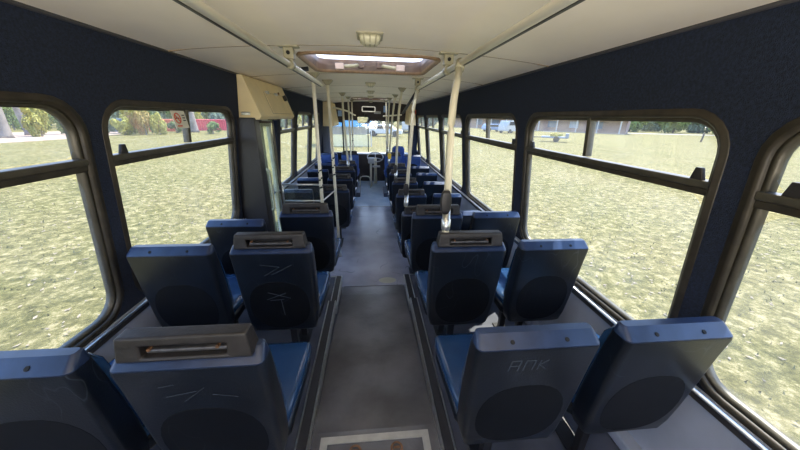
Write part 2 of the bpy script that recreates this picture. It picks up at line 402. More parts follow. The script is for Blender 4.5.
# middle door
d = bpy.data.objects.new('door_1', None); C.objects.link(d); d['kind'] = 'structure'; d.location = (-1.20, 3.39, 0)
M_doorframe = mat('grey_green_door_frame', (.46, .47, .38), .45, metal=.1, nscale=15, namt=.12)
for k, (a, b) in enumerate(((3.045, 3.385), (3.395, 3.735))):
    bm = bmesh.new(); a -= 3.39; b -= 3.39
    fw = .06
    for q in ((a, a+fw, .02, 1.73), (b-fw, b, .02, 1.73), (a+fw, b-fw, 1.60, 1.73), (a+fw, b-fw, .02, .12)):
        box(bm, -.02, .02, q[0], q[1], q[2], q[3])
    lf = obj('door_leaf', bm, M_doorframe, d, bevel=.006)
    obj('pane', B(-.003, .003, a+fw, b-fw, .12, 1.60), M_glass, lf)
obj('grab_bar', tube(bmesh.new(), smoothpts([(.03, -.12, .70), (.09, -.12, .72), (.09, -.12, 1.15), (.03, -.12, 1.18)]), .012), M_cream, d, smooth=True)
# front door
d = bpy.data.objects.new('door_2', None); C.objects.link(d); d['kind'] = 'structure'; d.location = (-1.19, 7.8, 0)
for a, b in ((-.49, -.005), (.005, .49)):
    bm = bmesh.new()
    for q in ((a, a+.05, .02, 1.69), (b-.05, b, .02, 1.69), (a, b, 1.6, 1.69), (a, b, .02, .12)): box(bm, -.02, .02, *q)
    lf = obj('door_leaf', bm, M_black, d)
    obj('pane', B(-.003, .003, a+.05, b-.05, .12, 1.60), M_glass, lf)

# ---------------------------------------------------------------- roof hatches
def hatch(name, label, x, y0, y1, open_=.075):
    r = root(name, label, 'roof hatch', (0, (y0+y1)/2, 2.09))
    yc = (y0+y1)/2; hy = (y1-y0)/2
    def ring(o_, z, rad=.10): return [(px, py, z-2.098-(.060*(px/1.065)**2 if z < 2.13 else 0)) for px, py in rr2(-x-o_, x+o_, -hy-o_, hy+o_, rad+o_*.5, 5)]
    # chamfered-corner rim
    bm = loft(bmesh.new(), [ring(.018, 2.104), ring(.018, 2.092), ring(.010, 2.087), ring(-.002, 2.087), ring(-.012, 2.094), ring(-.012, 2.12)], cap=False)
    obj('rim', bm, M_hatchrim, r, smooth=True)
    bm = loft(bmesh.new(), [ring(-.008, 2.094), ring(-.020, 2.13), ring(-.020, 2.178), ring(.08, 2.178), ring(.08, 2.14)], cap=False)
    obj('lining', bm, M_hatch, r, smooth=True)
    # lid, propped open all round
    T = Matrix.Translation((0, 0, 2.178+open_-2.09))
    bm = loft(bmesh.new(), [[T @ Vector((px, py, 0)) for px, py in rr2(-x-.02, x+.02, -hy-.02, hy+.02, .12, 5)], [T @ Vector((px, py, .02)) for px, py in rr2(-x-.02, x+.02, -hy-.02, hy+.02, .12, 5)]])
    obj('lid', bm, M_lid, r)
    for s in (-1, 1):
        bm = bmesh.new(); box(bm, *sorted((s*.05, s*.10)), hy-.10, hy-.06, .01, .06); obj('hinge_block', bm, M_hatch, r, bevel=.008)
        ar = obj('prop_arm', tube(bmesh.new(), [(s*.08, hy-.08, .035), (s*.17, hy-.12, .018), (s*.24, hy-.12, .012)], .013), M_olive, r, smooth=True)
        bm = bmesh.new(); box(bm, *sorted((s*.21, s*.28)), hy-.15, hy-.09, -.010, .035); obj('handle_grip', bm, M_pink, r, bevel=.006)
    return r
hatch('roof_hatch', 'tan-rimmed open roof hatch with pale lid and two prop arms, nearest one', .44, 2.02, 2.78)
hatch('roof_hatch', 'far roof hatch in ceiling close to the dark front bulkhead', .40, 6.45, 7.05)
tag(obj('hatch_release_catch', tube(bmesh.new(), smoothpts([(-.56, 2.42, 2.075), (-.56, 2.42, 2.055), (-.52, 2.50, 2.05), (-.47, 2.52, 2.06)]), .016), M_black, smooth=True), 'small black catch on the ceiling left of the near roof hatch', 'catch')

# ---------------------------------------------------------------- dome lights
def dome(y, lab, first=None):
    if first:
        o = copy_tree(first); o.location = (0, y, 2.10); o['label'] = lab; return o
    r = root('dome_light', lab, 'ceiling light', (0, y, 2.10), group='dome lamps down the middle of the ceiling')
    def rg(hx, hy, z, rad): return [(px, py, z) for px, py in rr2(-hx, hx, -hy, hy, rad, 4)]
    obj('base', loft(bmesh.new(), [rg(.062, .075, .006, .01), rg(.062, .075, -.012, .01), rg(.055, .068, -.016, .01)]), M_olive, r, smooth=False)
    obj('lens', loft(bmesh.new(), [rg(.050, .062, -.015, .02), rg(.048, .058, -.032, .02), rg(.030, .040, -.048, .02)]), M_lens, r, smooth=True)
    bm = bmesh.new()
    for k in (-1, 0, 1): tube(bm, smoothpts([(k*.03, -.066, -.016), (k*.026, -.055, -.040), (k*.02, 0, -.053), (k*.026, .055, -.040), (k*.03, .066, -.016)]), .003, 6)
    obj('wire_guard', bm, M_olive, r, smooth=True)
    return r
d1 = dome(1.62, 'nearest caged dome light, between camera and open roof hatch')
for y, lab in ((3.72, 'small dome light just beyond the near roof hatch'), (4.85, 'small dome light midway down the ceiling, third from the back'), (5.98, 'small dome light just behind the far roof hatch'), (7.75, 'farthest dome light, between far roof hatch and dark bulkhead')):
    dome(y, lab, d1)

# ---------------------------------------------------------------- seats
LEV = [(.330, .085, .105, .120), (.334, .062, .118, .150), (.350, .050, .128, .168), (.40, .042, .132, .180), (.50, .030, .122, .186), (.62, .018, .104, .190), (.74, .006, .082, .193), (.812, -.004, .068, .194), (.822, -.004, .066, .193)]
def yrear(z):
    for (z0, y0, *_), (z1, y1, *_2) in zip(LEV, LEV[1:]):
        if z0 <= z <= z1: return y0+(y1-y0)*(z-z0)/(z1-z0)
    return LEV[-1][1]
def make_seat(name, handle, cushion=M_vinyl, shell=M_shell, cap=M_cap, screws=True, pad=M_vinyl):
    r = root(name, 'seat', 'seat')
    bm = bmesh.new()
    loft(bm, [[(x, y, z) for x, y in rr2(-hw, hw, y0, y1, min(.020, (y1-y0)*.45), 4)] for z, y0, y1, hw in LEV])
    b = obj('backrest', bm, shell, r, smooth=True)
    md = b.modifiers.new('edge', 'EDGE_SPLIT'); md.split_angle = math.radians(50)
    # round recessed panel on the rear face
    bm = bmesh.new(); n = 28; rings = []
    for k, rad in enumerate((.152, .150, .10, .05)):
        ring = []
        for i in range(n):
            t = 2*math.pi*i/n; ct, st = math.cos(t), math.sin(t); x = math.copysign(abs(ct)**.8, ct)*rad; z = .512+math.copysign(abs(st)**.9, st)*rad
            ring.append((x, yrear(z)-(.0002 if k == 0 else .0008), z))
        rings.append(ring)
    R = [[bm.verts.new(p) for p in ring] for ring in rings]
    for A, Bq in zip(R, R[1:]):
        for k in range(n): bm.faces.new((A[k], A[(k+1) % n], Bq[(k+1) % n], Bq[k]))
    bm.faces.new(R[-1])
    obj('rear_panel', bm, M_recess, r)
    bm = bmesh.new()
    loft(bm, [[(x, y, z) for x, y in rr2(-hw, hw, y0, y1, rad, 4)] for z, y0, y1, hw, rad in ((.8225, -.003, .066, .193, .02), (.826, -.003, .066, .193, .02), (.851, .026, .062, .186, .014), (.856, .032, .058, .180, .010))])
    cp = obj('top_cap', bm, cap, r, smooth=True)
    md = cp.modifiers.new('edge', 'EDGE_SPLIT'); md.split_angle = math.radians(28)
    if screws and not handle:
        for x in (-.085, .085):
            bm = bmesh.new(); disc(bm, (0, 0, 0), .0065, 'z', 10, .002)
            for v in bm.verts: v.co = Matrix.Translation((x, .0105, .8393)) @ Matrix.Rotation(math.radians(-40), 4, 'X').inverted() @ v.co
            obj('screw_hole', bm, M_hole, cp)
    bm = bmesh.new()
    loft(bm, [[(x, y, z) for x, y in rr2(-hw, hw, y0, y1, .012, 3)] for z, y0, y1, hw in ((.44, .12, .145, .165), (.47, .12, .160, .172), (.60, .10, .145, .175), (.78, .07, .105, .175), (.815, .065, .085, .165))])
    obj('back_pad', bm, pad, r, smooth=True)
    # cushion with rolled front
    bm = bmesh.new()
    hwc = .190
    def sect(y, zt, zb, hw): return [(x, y, z) for x, z in rr2(-hw, hw, zb, zt, min(.022, (zt-zb)*.45), 4)]
    loft(bm, [sect(.115, .445, .405, .165), sect(.13, .455, .400, .178), sect(.26, .452, .398, hwc), sect(.42, .458, .395, .196), sect(.475, .455, .385, .194), sect(.500, .440, .375, .186), sect(.510, .420, .385, .172)])
    obj('cushion', bm, cushion, r, smooth=True)
    bm = bmesh.new()
    loft(bm, [sect(.10, .402, .345, .150), sect(.14, .400, .340, .180), sect(.42, .394, .350, .192), sect(.495, .380, .352, .182)])
    obj('seat_pan', bm, shell, r, smooth=True)
    for y in (.19, .40):
        lg = obj('leg', B(-.02, .02, y-.018, y+.018, .008, .352), M_black, r, bevel=.004)
    bm = bmesh.new(); box(bm, -.045, .045, .14, .45, 0, .010); obj('foot_plate', bm, M_black, r, bevel=.003)
    if handle:
        bm = bmesh.new()
        z0, z1, hw = .846, .916, .168
        def slab(xa, xb, za, zb):
            f = lambda z, y0, y1: y0+(y1-y0)*(z-z0)/(z1-z0)
            vs = []
            for z in (za, zb):
                tap = (z-z0)/(z1-z0)*.010
                ya, yb = .002+.006*(z-z0)/(z1-z0), .060-.008*(z-z0)/(z1-z0)
                for y in (ya, yb):
                    for x in (xa, xb):
                        xx = x+(tap if x <= -hw+.001 else -tap if x >= hw-.001 else 0)
                        vs.append(bm.verts.new((xx, y, z)))
            for f_ in ((0, 1, 3, 2), (4, 6, 7, 5), (0, 4, 5, 1), (2, 3, 7, 6), (0, 2, 6, 4), (1, 5, 7, 3)): bm.faces.new([vs[i] for i in f_])
        sa, sb, sz0, sz1 = -.105, .105, .858, .890
        # one closed body with a slot: outer box minus slot, as a frame of quads
        zs = [z0, sz0, sz1, z1]; xs_ = [-hw, sa, sb, hw]
        V = {}
        for i, x in enumerate(xs_):
            for j, z in enumerate(zs):
                tt = (z-z0)/(z1-z0); xx = x+(.010*tt if i == 0 else -.010*tt if i == 3 else 0)
                V[i, j, 0] = bm.verts.new((xx, .001+.008*tt, z)); V[i, j, 1] = bm.verts.new((xx, .060-.008*tt, z))
        for i in range(3):
            for j in range(3):
                if (i, j) == (1, 1): continue
                for k in (0, 1): bm.faces.new([V[i, j, k], V[i+1, j, k], V[i+1, j+1, k], V[i, j+1, k]])
        for i in range(3):
            bm.faces.new([V[i, 0, 0], V[i+1, 0, 0], V[i+1, 0, 1], V[i, 0, 1]]); bm.faces.new([V[i, 3, 0], V[i+1, 3, 0], V[i+1, 3, 1], V[i, 3, 1]])
            bm.faces.new([V[0, i, 0], V[0, i+1, 0], V[0, i+1, 1], V[0, i, 1]]); bm.faces.new([V[3, i, 0], V[3, i+1, 0], V[3, i+1, 1], V[3, i, 1]])
        bm.faces.new([V[1, 1, 0], V[2, 1, 0], V[2, 1, 1], V[1, 1, 1]]); bm.faces.new([V[1, 2, 0], V[2, 2, 0], V[2, 2, 1], V[1, 2, 1]])
        bm.faces.new([V[1, 1, 0], V[1, 2, 0], V[1, 2, 1], V[1, 1, 1]]); bm.faces.new([V[2, 1, 0], V[2, 2, 0], V[2, 2, 1], V[2, 1, 1]])
        h = obj('grab_handle', bm, M_handle, r, bevel=.007, seg=3)
        obj('slot_backing', B(-.104, .104, .040, .044, .859, .889), M_handle, h)
        obj('slot_bar', B(-.100, .100, .018, .036, .859, .871), M_bargrey, h, bevel=.004)
        for x in (-.083, .083):
            bm = bmesh.new(); disc(bm, (x, .012, .880), .0045, 'y', 8, .012); obj('bolt', bm, M_rust, h)
    return r
seat_p = make_seat('passenger_seat', False)
seat_h = make_seat('passenger_seat', True)
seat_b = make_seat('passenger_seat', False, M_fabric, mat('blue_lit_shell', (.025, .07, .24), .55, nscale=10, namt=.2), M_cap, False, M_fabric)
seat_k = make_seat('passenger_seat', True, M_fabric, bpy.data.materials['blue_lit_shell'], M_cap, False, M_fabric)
used = set()
def place(proto, x, y, z, label):
    if proto.name in used: o = copy_tree(proto)
    else: o = proto; used.add(proto.name)
    o.location = (x, y-.05, z); o.scale = (.97 if abs(x) < .6 else .93, 1, 1); o['label'] = label; o['group'] = 'forward-facing bus seats in pairs along the aisle'
    return o
XI, XO = .475, .922
R = [  # y, z, inner proto, outer proto, descriptions
 (.655, .298, seat_p, seat_p, 'scratched blue-black seat without grab handle, nearest on the right of aisle', 'nearest right window seat, scuffed back with pale worn patch by the glass'),
 (1.285, .298, seat_h, seat_p, 'right aisle seat with grab handle that the bent cream pole stands on', 'right window seat behind second pillar, scuffed top edge, second from camera'),
 (1.985, .225, seat_h, seat_p, 'third right aisle seat, last one up on the raised plinth', 'third right window seat, on the step at the end of plinth'),
 (2.70, 0, seat_h, seat_p, 'right aisle seat just below the plinth step, with second bent pole on its handle', 'right window seat just below plinth step, mostly hidden behind third window seat'),
 (3.40, 0, seat_h, seat_p, 'fifth right aisle seat, bare handle, between the two pole-carrying seats', 'fifth right window seat with sun glint on its blue top edge'),
 (4.10, 0, seat_h, seat_p, 'sixth right aisle seat with third cream pole on its handle', 'sixth right window seat, its top two sunlit spots'),
 (4.80, 0, seat_h, seat_p, 'seventh right aisle seat, low and dark, far down the row', 'seventh right window seat, far down the row'),
 (5.50, 0, seat_h, seat_p, 'eighth right aisle seat, dark, right behind the blue front pair', 'eighth right window seat, right behind the blue front pair'),
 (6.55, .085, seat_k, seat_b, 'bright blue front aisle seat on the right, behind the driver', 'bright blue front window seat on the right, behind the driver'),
]
for y, z, pi, po, li, lo in R:
    place(pi, XI, y, z, li); place(po, XO, y, z, lo)
L = [
 (.655, .298, seat_h, seat_p, 'nearest left aisle seat with thick brown grab handle, rusty bolt in its slot', 'nearest left window seat, cut off by the left edge of picture'),
 (1.31, .298, seat_h, seat_p, 'second left aisle seat, grab handle on top, crossed scratches on its back', 'second left window seat beside pillar, plain top with two screw holes'),
 (2.05, .225, seat_h, None, 'third left aisle seat with grab handle, in front of the low glass screen', ''),
 (3.65, 0, seat_h, seat_p, 'left aisle seat beyond the middle door, brownish back seen past the two poles', 'left window seat beyond the middle door, seen through the low glass screen'),
 (4.38, 0, seat_h, seat_p, 'second left aisle seat beyond the middle door', 'second left window seat beyond the middle door'),
 (5.10, 0, seat_h, seat_p, 'third left aisle seat beyond the middle door', 'third left window seat beyond the middle door'),
 (5.80, 0, seat_h, seat_p, 'left aisle seat right behind the blue front left pair', 'left window seat right behind the blue front left pair'),
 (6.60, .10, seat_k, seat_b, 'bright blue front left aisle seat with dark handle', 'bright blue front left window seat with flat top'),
]
for y, z, pi, po, li, lo in L:
    place(pi, -XI, y, z, li)
    if po: place(po, -XO, y, z, lo)
place(seat_p, -.885, 1.87, .225, 'third left window seat beside the dark door post')
for s, nm in ((-1, 'left'), (1, 'right')):
    obj('floor_front_plinth_'+nm, B(*sorted((s*.27, s*1.15)), 6.45, 7.15, 0, .085 if s > 0 else .10), M_plinth, kind='structure')

# scratched marks on the nearest right aisle seat and second left aisle seat
def strokes(name, segs, x0, zoff, y0, z0, sc, label, wd=.0016):
    bm = bmesh.new()
    for (a, b), (c, d_) in segs:
        pa = Vector((a*sc, 0, b*sc)); pb = Vector((c*sc, 0, d_*sc)); dr = (pb-pa).normalized(); nn = Vector((-dr.z, 0, dr.x))*wd
        vs = []
        for yy in (0, .0006):
            for p in (pa-nn, pa+nn, pb+nn, pb-nn):
                z = zoff+p.z; vs.append(bm.verts.new((x0+p.x, y0+yrear(z)-.0012+yy, z0+z)))
        for f in ((0, 1, 2, 3), (4, 7, 6, 5), (0, 4, 5, 1), (1, 5, 6, 2), (2, 6, 7, 3), (3, 7, 4, 0)): bm.faces.new([vs[i] for i in f])
    return bm
M_scr = mat('pale_scratch', (.045, .058, .075), .6)
seats = {o['label']: o for o in bpy.data.objects if o.get('category') == 'seat'}
s1 = seats[R[0][4]]
A_ = [((0, 0), (.1, 1)), ((.1, 1), (.8, 1.05)), ((.8, 1.05), (.7, 0)), ((.05, .5), (.75, .5))]
Pi_ = [((1.1, 0), (1.2, 1)), ((1.2, 1), (1.9, 1)), ((1.9, 1), (1.8, 0))]
K_ = [((2.2, 0), (2.3, 1)), ((2.9, 1), (2.25, .5)), ((2.25, .5), (2.9, 0))]
obj('scratched_letters', strokes('s', A_+Pi_+K_, -.085, .735, 0, 0, .042, ''), M_scr, s1)
s2 = seats[L[1][4]]
obj('scratched_marks', strokes('s', [((-1, 1), (1.2, .2)), ((-1.2, .1), (.8, .9)), ((-.9, 0), (.5, .1)), ((.2, .1), (.3, -2)), ((-1, 3), (.6, 4)), ((.6, 4), (-1.2, 4.3)), ((-.3, 3.1), (1.8, 4.2))], 0, .55, 0, 0, .05, ''), M_scr, s2)
s3 = seats[L[0][4]]
obj('scratched_marks', strokes('s', [((-2, 0), (0, .4)), ((-1, -.6), (.6, .7)), ((1, 0), (2.6, -.4)), ((-2.2, 1), (-1.2, 1.2))], 0, .72, 0, 0, .04, '', .001), M_scr, s3)

# ---------------------------------------------------------------- handrails and poles
def bracket(parent, x, y, z_rail, zt):
    """ceiling bracket, drop post and clamp; coordinates relative to the parent"""
    bm = bmesh.new(); box(bm, x-.055, x+.055, y-.028, y+.028, zt-.008, zt+.004); box(bm, x-.027, x+.027, y-.022, y+.022, zt-.065, zt-.008)
    b = obj('ceiling_bracket', bm, M_olive, parent, bevel=.005)
    bm = bmesh.new(); disc(bm, (x, y-.024, zt-.035), .010, 'y', 12, .006); obj('bolt', bm, M_hole, b)
    obj('drop_post', tube(bmesh.new(), [(x, y, zt-.06), (x, y, z_rail)], .018), M_cream, parent, smooth=True)
    bm = bmesh.new(); tube(bm, [(x, y-.03, z_rail), (x, y+.03, z_rail)], .024, 12); obj('clamp', bm, M_olive, parent, smooth=True)
ZR = 1.73+.262
r = root('handrail', 'long overhead handrail on the left, running out of the top of picture', 'handrail', (-.445, 1.0, ZR))
def rail_parts(r, x, y0, y1, ybr):
    ry = r.location.y
    obj('rail_tube', tube(bmesh.new(), [(0, y0-ry, 0), (0, y1-ry, 0)], .0150, 16), M_rail, r, smooth=True)
    bm = bmesh.new(); sg = 1 if x > 0 else -1; box(bm, *sorted((sg*.004, sg*.0145)), y0-ry, y1-ry, -.0165, -.0095); obj('black_insert', bm, M_black, r)
    for yb in ybr: bracket(r, 0, yb-ry, 0, zc(x)-ZR)
rail_parts(r, -.445, -1.45, 2.98, (-.3, 1.87))
r = root('handrail', 'long overhead handrail on the right, running out of the top of picture', 'handrail', (.452, 1.0, ZR))
rail_parts(r, .452, -1.45, 3.10, (-.3, 1.87))
bracket(r, 0, 2.05, 0, zc(.45)-ZR)

def pole(label, pts, top=True, rad=.0165, knob=None, ferrule=True, grip=None, group='cream stanchion poles between floor or seats and ceiling'):
    base = Vector(pts[-1]); r = root('grab_pole', label, 'pole', base, group=group)
    P = [Vector(p)-base for p in pts]
    obj('tube', tube(bmesh.new(), smoothpts(P) if len(P) > 2 else P, rad, 14), M_cream, r, smooth=True)
    if top:
        z = P[0].z; x, y = P[0].x, P[0].y
        bm = bmesh.new(); loft(bm, [[(x+px, y+py, zz) for px, py in rr2(-a, a, -b, b, .012, 3)] for a, b, zz in ((.055, .045, z+.008), (.055, .045, z-.006), (.028, .028, z-.04), (.020, .020, z-.05))])
        obj('ceiling_flange', bm, M_olive, r)
    else:
        bm = bmesh.new(); d_ = (P[1]-P[0]).normalized(); tube(bm, [P[0]-d_*.01, P[0]+d_*.05], .024, 12); obj('joint_sleeve', bm, M_olive, r, smooth=True)
    if ferrule:
        d_ = (P[-2]-P[-1]).normalized()
        bm = bmesh.new(); tube(bm, [P[-1], P[-1]+d_*.015, P[-1]+d_*.06, P[-1]+d_*.065, P[-1]+d_*.11], [.012, .021, .023, .019, .0185], 14); obj('foot_ferrule', bm, M_alu, r, smooth=True)
    if knob is not None:
        d_ = (P[-2]-P[-1]).normalized(); q = P[-1]+d_*knob
        bm = bmesh.new(); loft(bm, [[(q.x+px, q.y+py, q.z+zz) for px, py in rr2(-a-.014, a-.010, -.034, -.008, .006, 3)] for a, zz in ((.012, -.055), (.020, -.04), (.024, 0), (.020, .04), (.012, .055))])
        kb = obj('bell_push', bm, M_black, r, smooth=True)
    if grip:
        bm = bmesh.new()
        for k in range(grip[2]):
            q = P[-1]+(P[-2]-P[-1])*((grip[0]+(grip[1]-grip[0])*k/grip[2]-base.z)/(P[-2]-P[-1]).z)
            a0 = k*1.9
            ringp = []
            for i in range(7):
                t = a0+i*.3; ringp.append((q.x+math.cos(t)*(rad+.001), q.y+math.sin(t)*(rad+.001), q.z+.012*i/6))
            tube(bm, ringp, .009, 6)
        obj('grip_tape', bm, M_black, r)
    return r
pole('bent cream pole standing on second right aisle seat, thickest in view', [(.455, 1.62, ZR), (.372, 1.40, 1.775), (  .352, 1.27, 1.213)], top=False, rad=.0175, knob=.15)
pole('second bent cream pole on the right, black bell push above its foot', [(.45, 3.02, ZR), (.385, 2.80, 1.82), (.325, 2.675, .915)], top=False, knob=.17)
pole('third pole on the right, black bell push, standing on sixth aisle seat', [(.41, 4.12, 2.09), (.365, 4.12, 1.75), (.34, 4.08, .915)], knob=.13)
pole('fourth pole on the right with a yellow ticket box half way', [(.415, 5.3, 2.09), (.37, 5.4, 1.70), (.32, 5.48, .915)])
pole('fifth pole on the right, close behind the driver', [(.375, 6.28, 2.087), (.36, 6.5, 1.6), (.35, 6.53, 1.0)])
pole('sixth and farthest pole on the right, beside the driver partition', [(.345, 7.05, 2.087), (.37, 7.08, 0)])
pole('left pole meeting the end of the handrail, black spiral tape grip', [(-.505, 2.90, 2.08), (-.51, 2.90, 0)], grip=(1.00, 1.27, 11))
pole('left pole at the aisle corner of glass screen, black spiral tape grip', [(-.455, 3.45, 2.082), (-.428, 3.45, 0)], grip=(1.02, 1.35, 12))
pole('bent left pole beyond the middle door', [(-.46, 5.2, 2.082), (-.46, 5.2, 1.75), (-.40, 5.08, .915)])
pole('thin left pole next to bent pole, nearly in line with it', [(-.44, 6.2, 2.09), (-.43, 6.2, 1.4), (-.40, 5.78, .915)])
pole('farthest left pole by the entrance with black grip', [(-.43, 7.2, 2.09), (-.45, 7.2, 0)], grip=(1.1, 1.35, 6))
tag(obj('yellow_ticket_box', B(.30, .36, 5.40, 5.455, 1.00, 1.10), M_yellow, bevel=.006), 'small yellow box strapped on a right-hand pole', 'ticket box')
tag(obj('cross_bar', tube(bmesh.new(), smoothpts([(-.72, 6.0, 1.88), (-.46, 6.25, 1.82), (-.40, 7.15, 1.76), (-.36, 7.2, 1.75)]), .016), M_cream, smooth=True), 'cream horizontal bar linking the left poles below the ceiling', 'grab bar')
tag(obj('cross_bar', tube(bmesh.new(), [(.27, 7.0, 1.74), (.70, 7.0, 1.78)], .016), M_cream, smooth=True), 'cream horizontal bar across the right poles behind the driver', 'grab bar')
tag(obj('sloping_rail', tube(bmesh.new(), [(.445, 3.06, 1.965), (.41, 3.95, 1.78)], .015), M_black, smooth=True), 'dark sloping rail falling from the right handrail end', 'handrail')

# low framed glass screen by the middle door and tall draught screen
r = root('glass_screen', 'low metal-framed glass screen behind third left row, fixed to the pole', 'screen', (-.68, 2.95, 0))
bm = bmesh.new()
for z in (.90, 1.07): tube(bm, [(-.22, 0, z), (.15, 0, z)], .010, 8)
tube(bm, [(-.22, 0, .893), (-.22, 0, 1.078)], .010, 8)
tube(bm, [(.17, .0, .90), (.245, .46, .90)], .008, 8)
obj('frame', bm, M_alu, r, smooth=True)
obj('pane', B(-.21, .15, -.003, .003, .91, 1.06), M_screen, r)
r = root('draught_screen', 'tall tinted glass draught screen between dark post and middle door', 'screen', (-.985, 2.86, 0))
obj('pane', B(-.15, .095, -.004, .004, .33, 1.66), M_screen, r)
bm = bmesh.new(); box(bm, .092, .104, -.008, .008, .30, 1.67); box(bm, -.155, .104, -.008, .008, 1.655, 1.672); box(bm, -.155, .104, -.008, .008, 0, .33)
obj('edge_trim', bm, M_bronze, r)

# ---------------------------------------------------------------- beige cabinets
def cabinet(name, label, s, y0, y1, xin_t, xin_b, zt, zb, xo=1.065, detail=True):
    r = root(name, label, 'cabinet', (s*1.0, y0, zb))
    def P(x, y, z): return (s*(x-1.0), y-y0, z-zb)
    bm = bmesh.new(); loft(bm, [[P(*p) for p in ((xo, y, zt), (xin_t, y, zt), (xin_b+.0, y, zb+.03), (xin_b+.02, y, zb), (xo+.035, y, zb))] for y in (y0, y1)])
    obj('body', bm, M_beige, r, bevel=.006)
    if detail:
        def on(u, v, d=0):   # u along y, v down the sloping face, d outwards
            a = Vector(P(xin_t, y0+(y1-y0)*u, zt)); b = Vector(P(xin_b, y0+(y1-y0)*u, zb+.03)); n_ = Vector((-(b.z-a.z), 0, (b.x-a.x))).normalized()
            if n_.x*s > 0: n_ = -n_
            return a+(b-a)*v+n_*d
        def plate(u0, u1, v0, v1, d0, d1):
            bm = bmesh.new(); loft(bm, [[on(u, v, dd) for u, v in ((u0, v0), (u1, v0), (u1, v1), (u0, v1))] for dd in (d0, d1)]); return bm
        obj('access_flap', plate(.32, .88, .34, .92, -.004, .004), M_beige, r, bevel=.002)
        obj('flap_gap', plate(.31, .89, .33, .93, -.004, .0012), M_joint, r)
        for u in (.38, .62): 
            bm = bmesh.new(); c = on(u, .34, .010); box(bm, c.x-.012, c.x+.012, c.y-.03, c.y+.03, c.z-.012, c.z+.012); obj('latch', bm, M_alu, r, bevel=.003)
        bm = bmesh.new(); c = on(.80, .50, .018); tube(bm, [on(.86, .42, 0), on(.86, .42, .035)], .030, 12); obj('knob', bm, M_black, r, smooth=True)
        bm = bmesh.new(); tube(bm, [on(.74, .28, 0), on(.74, .28, .012)], .012, 10); obj('screw', bm, M_rust, r, smooth=True)
        bm = bmesh.new(); box(bm, *sorted((P(1.0, 0, 0)[0], P(1.07, 0, 0)[0])), -.012, 0, .035, .060); obj('badge', bm, M_alu, r, bevel=.003)
        bm = bmesh.new(); box(bm, -.03, .03, .05, .15, -.012, 0); box(bm, -.03, .03, .5, .6, -.012, 0); obj('mounting_foot', bm, M_black, r)
    return r
cabinet('overhead_cabinet', 'large yellow-beige cabinet over the middle door with flap and latches', -1, 2.68, 3.80, 1.025, .915, 2.025, 1.685)
cabinet('overhead_cabinet', 'small beige cabinet above the front entrance on the left', -1, 7.1, 8.15, .92, .84, 2.02, 1.50, detail=False)
cabinet('overhead_cabinet', 'small tan cabinet above the driver on the right', 1, 7.3, 8.15, .93, .90, 2.02, 1.55, xo=1.04, detail=False)

# ---------------------------------------------------------------- front bulkhead things
r = root('display_unit', 'black display in rounded pale frame on the dark bulkhead', 'display', (-.06, 8.2, 1.91))
bm = loft(bmesh.new(), [[(x, y, z) for x, z in rr2(-.18, .18, -.068, .068, .035)] for y in (0, -.03)]); obj('housing', bm, M_alu, r)
bm = loft(bmesh.new(), [[(x, y, z) for x, z in rr2(-.155, .155, -.045, .045, .012)] for y in (-.03, -.034)]); obj('screen', bm, M_hole, r)
M_mirror = mat('mirror_glass', (.9, .9, .9), .03, metal=1)
r = root('interior_mirror', 'rounded interior mirror hanging under the bulkhead, reflecting blue and yellow', 'mirror', (-.195, 8.05, 1.64))
bm = loft(bmesh.new(), [[(x, y, z) for x, z in rr2(-.17, .17, -.085, .085, .04)] for y in (.012, -.006)]); obj('shell', bm, M_black, r)
bm = loft(bmesh.new(), [[(x, y, z) for x, z in rr2(-.162, .162, -.078, .078, .035)] for y in (-.006, -.009)]); obj('mirror_face', bm, M_mirror, r)
obj('bracket', tube(bmesh.new(), [(0, .01, .05), (0, .15, .12)], .012), M_black, r, smooth=True)
r.rotation_euler = (math.radians(9), 0, math.radians(-14))
tag(obj('label_plate', B(.08, .26, 8.192, 8.2, 1.80, 1.86), M_white), 'small white plate on the bulkhead right of the display', 'plate')
tag(obj('notice_sticker', B(.33, .43, 8.192, 8.2, 1.84, 2.00), M_sky_blue), 'pale blue sticker on the bulkhead, right of white plate', 'sticker')
tag(obj('notice_sticker', B(-.86, -.76, 8.192, 8.2, 1.72, 1.86), M_sky_blue), 'pale blue sticker on the bulkhead left side', 'sticker')
tag(obj('wall_clip', B(.985, .995, 7.0, 7.06, 1.83, 1.95), M_white), 'small white clip on the navy side panel far right', 'clip')
tag(obj('red_button', B(1.04, 1.07, 7.25, 7.32, 1.80, 1.90), M_red, bevel=.01), 'small red emergency button high on the right side panel', 'button')

# dash, driver's seat, wheel, ticket pedestal, partition
obj('wall_dash', B(-.62, 1.15, 8.22, 8.50, .0, .74), M_brown, kind='structure', bevel=.03)
trim(B(-.62, 1.15, 8.18, 8.50, .74, .77), M_white, bevel=.01)
r = root('driver_seat', 'tall blue driver seat with rounded headrest behind the windscreen', 'seat', (.66, 7.30, 0))
def sect3(z, y0, y1, hw): return [(x, y, z) for x, y in rr2(-hw, hw, y0, y1, .03, 4)]
obj('backrest', loft(bmesh.new(), [sect3(.48, 0, .08, .18), sect3(.55, -.01, .09, .22), sect3(.80, -.03, .06, .21), sect3(.84, -.03, .05, .16)]), M_fabric, r, smooth=True)
obj('headrest', loft(bmesh.new(), [sect3(.83, -.03, .05, .13), sect3(.88, -.04, .05, .155), sect3(1.00, -.04, .05, .15), sect3(1.05, -.03, .04, .12), sect3(1.06, -.01, .02, .08)]), M_fabric, r, smooth=True)
obj('cushion', loft(bmesh.new(), [sect3(.40, .05, .50, .22), sect3(.44, .04, .52, .24), sect3(.50, .05, .50, .22)]), M_fabric, r, smooth=True)
obj('pedestal', loft(bmesh.new(), [sect3(0, .1, .42, .16), sect3(.40, .14, .38, .12)]), M_black, r)
